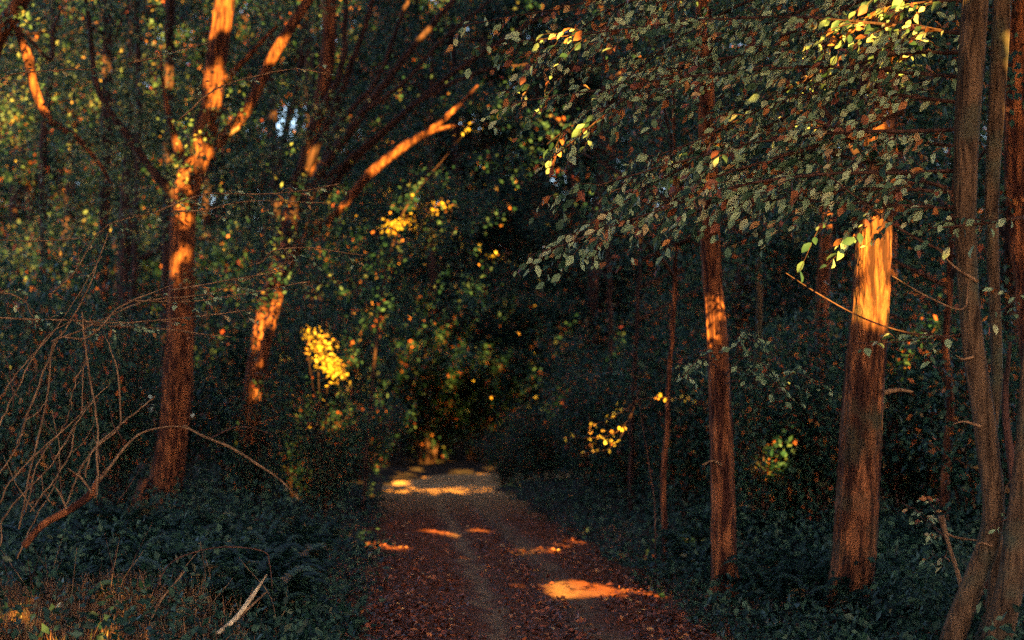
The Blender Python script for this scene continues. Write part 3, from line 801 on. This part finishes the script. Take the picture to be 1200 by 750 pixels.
# horizontal leafy branches in front of the forked tree
LT = empty('low_sapling', base(-30, 14), 'spreading sapling whose thin leafy boughs cross the left of the view', 'sapling')
stem('trunk', LT, [(-60, 740), (-50, 560), (-35, 420), (-30, 330), (-30, 200)], 14, [14, 12, 10, 9, 6], BARK_GREY, 10)
for l, le in (([(-32, 370), (60, 375), (150, 378), (240, 370), (300, 362)], .055), ([(60, 400), (110, 380), (170, 352), (240, 345), (300, 322), (345, 305)], .055), ([(150, 352), (230, 352), (310, 340), (360, 330)], .05),
              ([(-30, 280), (30, 282), (90, 281)], .055), ([(60, 345), (85, 320), (125, 265), (190, 248)], .045), ([(-30, 340), (20, 348), (40, 372)], .05),
              ([(200, 248), (240, 246), (290, 236), (380, 238)], .05), ([(-20, 100), (30, 84), (110, 82)], .05), ([(180, 250), (240, 228), (330, 226), (400, 215)], .06), ([(210, 140), (260, 100), (340, 82), (385, 86)], .055), ([(150, 75), (200, 62), (250, 48)], .05), ([(300, 310), (340, 290), (430, 300)], .05), ([(200, 340), (260, 330), (330, 318)], .05), ([(100, 380), (180, 385), (270, 395)], .05)):
    tb, lf = Tubes(), Leaves()
    spray(tb, lf, px_pts(l, 14 + random.uniform(-.4, .8)), .008, .26, le, step=.13, tilt=.3, droop=.12, dens=.55)
    b_ = tb.build('bough', TWIG_TAN, LT)
    o = lf.build('leaves', L_NEAR, b_, T_NEAR); o.location = -LT.location

# ------------------------------------------------------------------ ground cover
def scatter(n, poly_fn):
    pass
def in_view(n, D0_, D1_, px0, px1, dmin=None, dmax=None):
    """random ground points by picture column and depth, with a range of distance from the track"""
    D = 1 / RNG.uniform(1 / D1_, 1 / D0_, n); px = RNG.uniform(px0, px1, n)
    x = (px - 600) / FPX * D
    d = path_d(x, D)
    k = np.ones(n, bool)
    if dmin is not None: k &= d > dmin
    if dmax is not None: k &= d < dmax
    return x[k], D[k], d[k]

x, y, d = in_view(30000, 12, 56, 380, 950, None, .7)
ii = np.argmin(np.abs(CEN[None, :, 1] - y[:, None]), axis=1)
uu = (x - CEN[ii, 0]) / (2 * HW[ii]) + .5
bare = np.exp(-((uu - .38) / .07) ** 2) + .8 * np.exp(-((uu - .72) / .08) ** 2) + np.clip((y - 34) / 8, 0, 1) * .9
patch = .5 + .5 * np.sin(x * 2.1 + np.sin(y * .9) * 2) * np.sin(y * 1.3 + x)
bare += 1.2 * np.exp(-((x - .66) / .35) ** 2 - ((y - 18.6) / .9) ** 2)  # leaves cleared where the sun pool lands, so it shows brighter
k_ = RNG.random(len(x)) > np.clip(bare * .95 + .35 * patch, 0, .97)
x, y, d = x[k_], y[k_], d[k_]
tr_u = RNG.random(len(x))
n = len(x)
pz = np.where(d < 0, .035, hgt(x, y) + .03)
leaf_mesh('fallen_leaves', np.stack([x, y, pz + RNG.uniform(-.01, .02, n)], 1), RNG.normal(0, 1, (n, 3)) * [1, 1, .25], RNG.normal(0, .45, (n, 3)) + [0, 0, 1], RNG.uniform(.035, .075, n), RNG.random(n) ** 1.6, L_LITTER, None, T_MID)
tag(bpy.data.objects['fallen_leaves'], 'reddish brown fallen leaves strewn over the track', 'fallen leaves', kind='stuff')
# leaves on the forest floor
x, y, d = in_view(30000, 11, 45, -60, 1260, .3)
n = len(x)
o = leaf_mesh('leaf_litter', np.stack([x, y, hgt(x, y) + RNG.uniform(.0, .04, n)], 1), RNG.normal(0, 1, (n, 3)) * [1, 1, .3], RNG.normal(0, .5, (n, 3)) + [0, 0, 1], RNG.uniform(.04, .08, n), RNG.random(n) ** 1.4, L_LITTER, None, T_MID)
tag(o, 'dark leaf litter on the forest floor either side of the track', 'leaf litter', kind='stuff')
# low leafy undergrowth
x, y, d = in_view(6400, 11.5, 48, -60, 1260, .12)
n = len(x)
lf = Leaves()
hh = hgt(x, y)
for i in range(n):
    if y[i] < 16.2 and x[i] / y[i] * FPX + 600 < 170 + 60 * random.random() and random.random() < .8: continue
    h_ = random.uniform(.05, .42) * (1 if d[i] > 1.2 else .35 if d[i] > .5 else .22)
    clump(lf, (x[i], y[i], hh[i] + h_), .2 + .012 * y[i] * .5, 14, .055 + .0012 * y[i], flat=.8, t0=(q0 := random.choice((0, 0, .3, .5, .75))), t1=(1.0 if random.random() < .05 else min(q0 + .5, .97)))
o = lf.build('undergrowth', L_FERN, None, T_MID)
tag(o, 'low dark teal brambles and ivy covering the forest floor', 'undergrowth', kind='stuff')
# ferns
def fern_stuff(name, label, spots_, mat):
    lf = Leaves()
    for (fx, fy, s_) in spots_:
        z0 = H(fx, fy)
        for q in range(random.randint(7, 10)):
            a = random.uniform(0, 6.28); L = s_ * random.uniform(.7, 1.1)
            tnt = random.uniform(.1, .98)
            for i in range(3, 20):
                t_ = i / 20
                r_ = L * t_
                p = Vector((fx + math.cos(a) * r_ * .85, fy + math.sin(a) * r_ * .85, z0 + L * .75 * math.sin(t_ * 2.2)))
                w = L * .22 * math.sin(math.pi * (t_ * .85 + .1))
                for sd in (-1, 1):
                    lf.add(p, (-math.sin(a) * sd + math.cos(a) * .5, math.cos(a) * sd + math.sin(a) * .5, -.25), (random.gauss(0, .15), random.gauss(0, .15), 1), max(w, .04), min(.99, tnt + random.uniform(-.1, .1)))
    o = lf.build(name, mat, None, T_MID)
    return tag(o, label, 'ferns', kind='stuff')
sp = []
while len(sp) < 95:
    D = random.uniform(14.5, 25); px = random.uniform(60, 400)
    x_ = (px - 600) / FPX * D
    if path_d(np.array([x_]), np.array([D]))[0] > .6: sp.append((x_, D, random.uniform(.35, .7)))
fern_stuff('bracken', 'bracken fronds massed left of the track below the forked tree', sp, L_FERN)
sp = []
while len(sp) < 70:
    D = random.uniform(14, 24); px = random.uniform(800, 1200)
    x_ = (px - 600) / FPX * D
    if path_d(np.array([x_]), np.array([D]))[0] > .7: sp.append((x_, D, random.uniform(.3, .6)))
fern_stuff('fern_bed', 'dark ferns massed under the trunks on the right', sp, L_FERN)
# dry grass at the lower left, and thinly along the left track edge
def grass(name, label, n, D0_, D1_, px0, px1, hmax, mat, dmin=.0, bias=1.0):
    x, y, d = in_view(n, D0_, D1_, px0, px1, dmin)
    if bias > 1:
        k = RNG.random(len(x)) < np.clip(1 - ((x / y * FPX + 600 - px0) / (px1 - px0)), 0, 1) ** bias; x, y = x[k], y[k]
    n = len(x)
    dd = RNG.normal(0, .45, (n, 3)) + [0, 0, 1]
    o = leaf_mesh(name, np.stack([x, y, hgt(x, y)], 1), dd, RNG.normal(0, 1, (n, 3)), RNG.uniform(.3, 1, n) * hmax, RNG.random(n), mat, None, T_BLADE)
    tag(o, label, 'grass', kind='stuff')
grass('dry_grass', 'dry orange-brown grass and stalks at the lower left corner', 60000, 12.5, 16.5, -80, 330, .42, L_GRASS, .3, 1.6)
L_GREENG = ramp_mat('green_grass', [(0, (.015, .05, .03)), (.7, (.04, .08, .04)), (1, (.25, .15, .06))])
grass('verge_grass', 'thin dark grass along the edges of the track', 26000, 12.5, 45, 330, 900, .16, L_GREENG, .02)
# tall thin dead stalks
for i in range(44):
    px = random.uniform(-10, 330) if i % 2 else random.uniform(-10, 150); D = random.uniform(13.2, 15.5)
    p = base(px, D)
    if i == 0: root = None
    tb = Tubes()
    hL = random.uniform(.25, .8)
    q = Vector((random.gauss(0, .3), random.gauss(0, .2), 1)).normalized() * hL
    tb.add([p, p + q * .5 + Vector((random.gauss(0, .04), 0, 0)), p + q + Vector((random.gauss(0, .1), 0, -.02))], [.005, .004, .0015], n=8, sides=4, wob=.004)
    r_ = empty('dead_stalk', p, 'thin dead brown stalk rising from the lower left undergrowth', 'stalk', 'dead stalks in the lower left undergrowth')
    tb.build('stem', TWIG_TAN if i % 2 else TWIG_DARK, r_)

# pale puff-like blossom head in the lower left grass
PF = empty('pale_flower', P(67, 740, 14.2), 'single pale cream flower head in the lower left grass', 'flower')
tb, lf = Tubes(), Leaves()
tb.add([P(67, 775, 14.2), P(68, 722, 14.2)], [.004, .003], n=4, sides=4)
clump(lf, P(67, 719, 14.2), .055, 46, .045, flat=1)
lf.build('petals', ramp_mat('petal_cream', [(0, (.5, .42, .22)), (1, (.7, .62, .4))]), PF, T_MID); tb.build('stem', TWIG_DARK, PF)

# ------------------------------------------------------------------ added unseen leaf screen blocking the sun, with gaps cut for sun patches
S = np.array(SUN)
A = np.cross(S, [0, 0, 1]); A /= np.linalg.norm(A)
B = np.cross(A, S)
if B[2] < 0: B = -B
def uv(p):
    p = np.array(p); return np.array([p @ A, p @ B])
GAPS = []  # holes in the added leaf screen, aimed to land sun patches
def gap(a, b, D, r, Db=None):
    GAPS.append((uv(P(a[0], a[1], D)), uv(P(b[0], b[1], Db or D)), r))
gap((1038, 266), (1039, 345), D4 - .25, .125); gap((1041, 350), (1043, 362), D4 - .2, .05); None
gap((1005, 520), (1005, 521), D4 - .3, -.03); gap((1003, 562), (1003, 563), D4 - .3, -.03)
gap((262, -8), (258, 18), D1 - .2, .2); gap((254, 84), (254, 87), D1 - .2, .15); gap((251, 116), (251, 118), D1 - .2, .06); gap((238, 177), (236, 185), D1 - .2, .14)
gap((212, 207), (212, 211), D1 - .2, .12); gap((210, 246), (214, 256), D1 - .2, .06); gap((216, 292), (216, 293), D1 - .2, .05); gap((208, 326), (208, 327), D1 - .2, .04)
gap((332, 46), (318, 68), D1 - .1, .09); gap((288, 130), (286, 134), D1 - .1, .06); gap((206, 160), (207, 168), D1 - .1, .05); gap((272, 152), (276, 150), D1 - .3, .05)
gap((30, 50), (34, 62), D0 - .1, .11); gap((39, 95), (46, 120), D0 - .1, .05)
gap((311, 374), (311, 392), D2 - .2, .21); gap((323, 312), (323, 314), D2 - .2, .06); gap((344, 247), (346, 254), D2 - .2, .07); gap((366, 180), (366, 188), D2 - .2, .07); gap((297, 456), (297, 460), D2 - .2, .04)
gap((440, 197), (480, 169), D2 - 1.1, .09); gap((401, 243), (402, 242), D2 - 1.1, .07); gap((510, 152), (520, 149), D2 - 1.1, .07); gap((530, 131), (536, 126), D2 - 1.1, .06)
gap((458, 267), (474, 258), 33.1, .16); gap((505, 245), (535, 241), 33.3, .06); gap((370, 394), (374, 404), 30.6, .2); gap((385, 423), (391, 431), 30.6, .2); gap((545, 152), (548, 155), 33.2, .12)
gap((836, 360), (838, 392), D3 - .2, .09)
gap((696, 514), (722, 490), 20, .09); gap((770, 468), (772, 468), 20, .05)
GAPS.append((uv(G(678, 693)), uv(G(684, 693)), .27))
for a, b, r_ in (((512, 626), (520, 627), .13), ((559, 624), (561, 624), .06), ((434, 638), (442, 640), .10), ((464, 643), (468, 644), .06)):
    GAPS.append((uv(G(*a)), uv(G(*b)), r_))
gap((1082, 32), (1094, 46), 14, .06)
NG = len(GAPS)
GUARD = [uv(P(a, b, D)) for a, b, D in [(x_, y_, D1) for x_, y_ in ((262, 0), (252, 60), (248, 110), (236, 170), (216, 220), (214, 300), (212, 380), (205, 460), (198, 540), (190, 600), (290, 128), (330, 50))]
         + [(x_, y_, D2) for x_, y_ in ((385, 20), (378, 90), (362, 180), (345, 250), (330, 310), (312, 370), (300, 440), (400, 246), (450, 190), (500, 155), (352, 220), (395, 120), (425, 40), (375, 205), (430, 125), (480, 60), (390, 215), (455, 150), (525, 90), (560, 60), (440, 95), (470, 20), (430, 170), (490, 120), (520, 45))]
         + [(x_, y_, D3) for x_, y_ in ((830, 200), (836, 290), (840, 380), (845, 480), (848, 580), (850, 680))]
         + [(x_, y_, D4) for x_, y_ in ((1028, 250), (1022, 330), (1014, 430), (1008, 520), (1004, 610), (995, 700))]]
GUARD += [uv(P(x_, y_, 13.3)) for x_ in range(600, 1120, 60) for y_ in range(20, 300, 55)]
GUARD += [uv(P(x_, y_, D5)) for x_ in (1110, 1135, 1165, 1195) for y_ in range(0, 760, 35)]
GUARD += [uv((x_, y_, .1)) for y_ in range(14, 50, 2) for x_ in (-1.6, -.6, .4, 1.4)]
rg = random.Random(5)
for _ in range(300):      # holes cut to dapple the upper-left wood with sun
    x_, y_ = 430 * rg.random() ** 1.5 - 20, 460 * rg.random() ** 1.3 - 20
    gap((x_, y_), (x_ + rg.uniform(-14, 14), y_ + rg.uniform(-12, 12)), rg.uniform(44, 75), rg.uniform(.06, .25))
for _ in range(90):
    x_, y_ = rg.uniform(330, 700), rg.uniform(120, 560)
    gap((x_, y_), (x_ + rg.uniform(-4, 4), y_ + rg.uniform(-4, 4)), rg.uniform(33, 50), rg.uniform(.08, .17))
for _ in range(26):
    x_, y_ = rg.uniform(640, 1190), rg.uniform(40, 560)
    gap((x_, y_), (x_ + 3, y_ + 3), rg.uniform(22, 40), rg.uniform(.07, .11))
GAPS = GAPS[:NG] + [g_ for g_ in GAPS[NG:] if min(np.linalg.norm(g_[0] - q_) for q_ in GUARD) > g_[2] + .55]
print('GAPS', NG, len(GAPS))
# footprint seen from the sun
foot = [uv(P(px, py, D)) for px in (-120, 1320) for py in (-80, 760) for D in (8, 12, 20, 40, 70)]
foot = np.array(foot); u0, v0 = foot.min(0) - 1; u1, v1 = foot.max(0) + 1
sp_ = .084
gu, gv = np.meshgrid(np.arange(u0, u1, sp_), np.arange(v0, v1, sp_))
gu = gu.ravel() + RNG.uniform(-.05, .05, gu.size); gv = gv.ravel() + RNG.uniform(-.05, .05, gv.size)
keep = np.ones(gu.size, bool)
q = np.stack([gu, gv], 1)
for a, b, r_ in GAPS:
    ab = b - a; L2 = max(ab @ ab, 1e-9)
    tt = np.clip(((q - a) @ ab) / L2, 0, 1)
    dist = np.linalg.norm(q - a - tt[:, None] * ab, axis=1)
    keep &= dist > (r_ + .09 + RNG.normal(0, .03, len(q)))
gu, gv = gu[keep], gv[keep]
# leaves of the screen thinned so warm light reaches chosen spots
THIN_AT = [(uv(G(480, 576)), uv(G(575, 574)), .6, .74), (uv(G(540, 640)), uv(G(585, 690)), .3, .25), (uv(G(590, 740)), uv(G(595, 748)), .2, .2),
           (uv(P(15, 715, 14)), uv(P(110, 745, 14)), .55, .38), (uv(P(214, 235, D1)), uv(P(214, 330, D1)), .2, .38),
           (uv(P(1005, 525, D4)), uv(P(1004, 570, D4)), .16, .3), (uv(P(520, 380, 58)), uv(P(560, 440, 58)), 2.2, .42), (uv(P(60, 60, 60)), uv(P(60, 300, 60)), 5, .1), (uv(G(640, 690)), uv(G(725, 692)), .32, .4)]
q = np.stack([gu, gv], 1); keep = np.ones(len(gu), bool)
for a, b, r_, pr in THIN_AT:
    ab = b - a; tt = np.clip(((q - a) @ ab) / max(ab @ ab, 1e-9), 0, 1)
    dist = np.linalg.norm(q - a - tt[:, None] * ab, axis=1)
    keep &= ~((dist < r_) & (RNG.random(len(q)) < pr))
gu, gv = gu[keep], gv[keep]
# lift each leaf along the sun's ray until it stands above the frame's top edge
base_pt = gu[:, None] * A + gv[:, None] * B
slope, lift = .30, 5.2
k0 = (CAM_Z + lift + slope * base_pt[:, 1] - base_pt[:, 2]) / (S[2] - slope * S[1])
k0b = (CAM_Z + lift - base_pt[:, 2]) / S[2]
yy = base_pt[:, 1] + k0 * S[1]
kk = np.where(yy > 0, k0, k0b) + RNG.uniform(0, 2.2, len(gu))
pos = base_pt + kk[:, None] * S
n = len(pos)
print('CANOPY', n, pos.min(0), pos.max(0))
nn = RNG.normal(0, .22, (n, 3)) + S; dd = np.cross(nn, RNG.normal(0, 1, (n, 3)))
o = leaf_mesh('overhead_canopy', pos - .5 * .23 * dd / np.linalg.norm(dd, axis=1, keepdims=True), dd, nn, RNG.uniform(.24, .30, n), RNG.random(n), L_BLOCKER, None, T_ROUND)
tag(o, 'leafy canopy roofing the track above the view', 'canopy', kind='stuff')
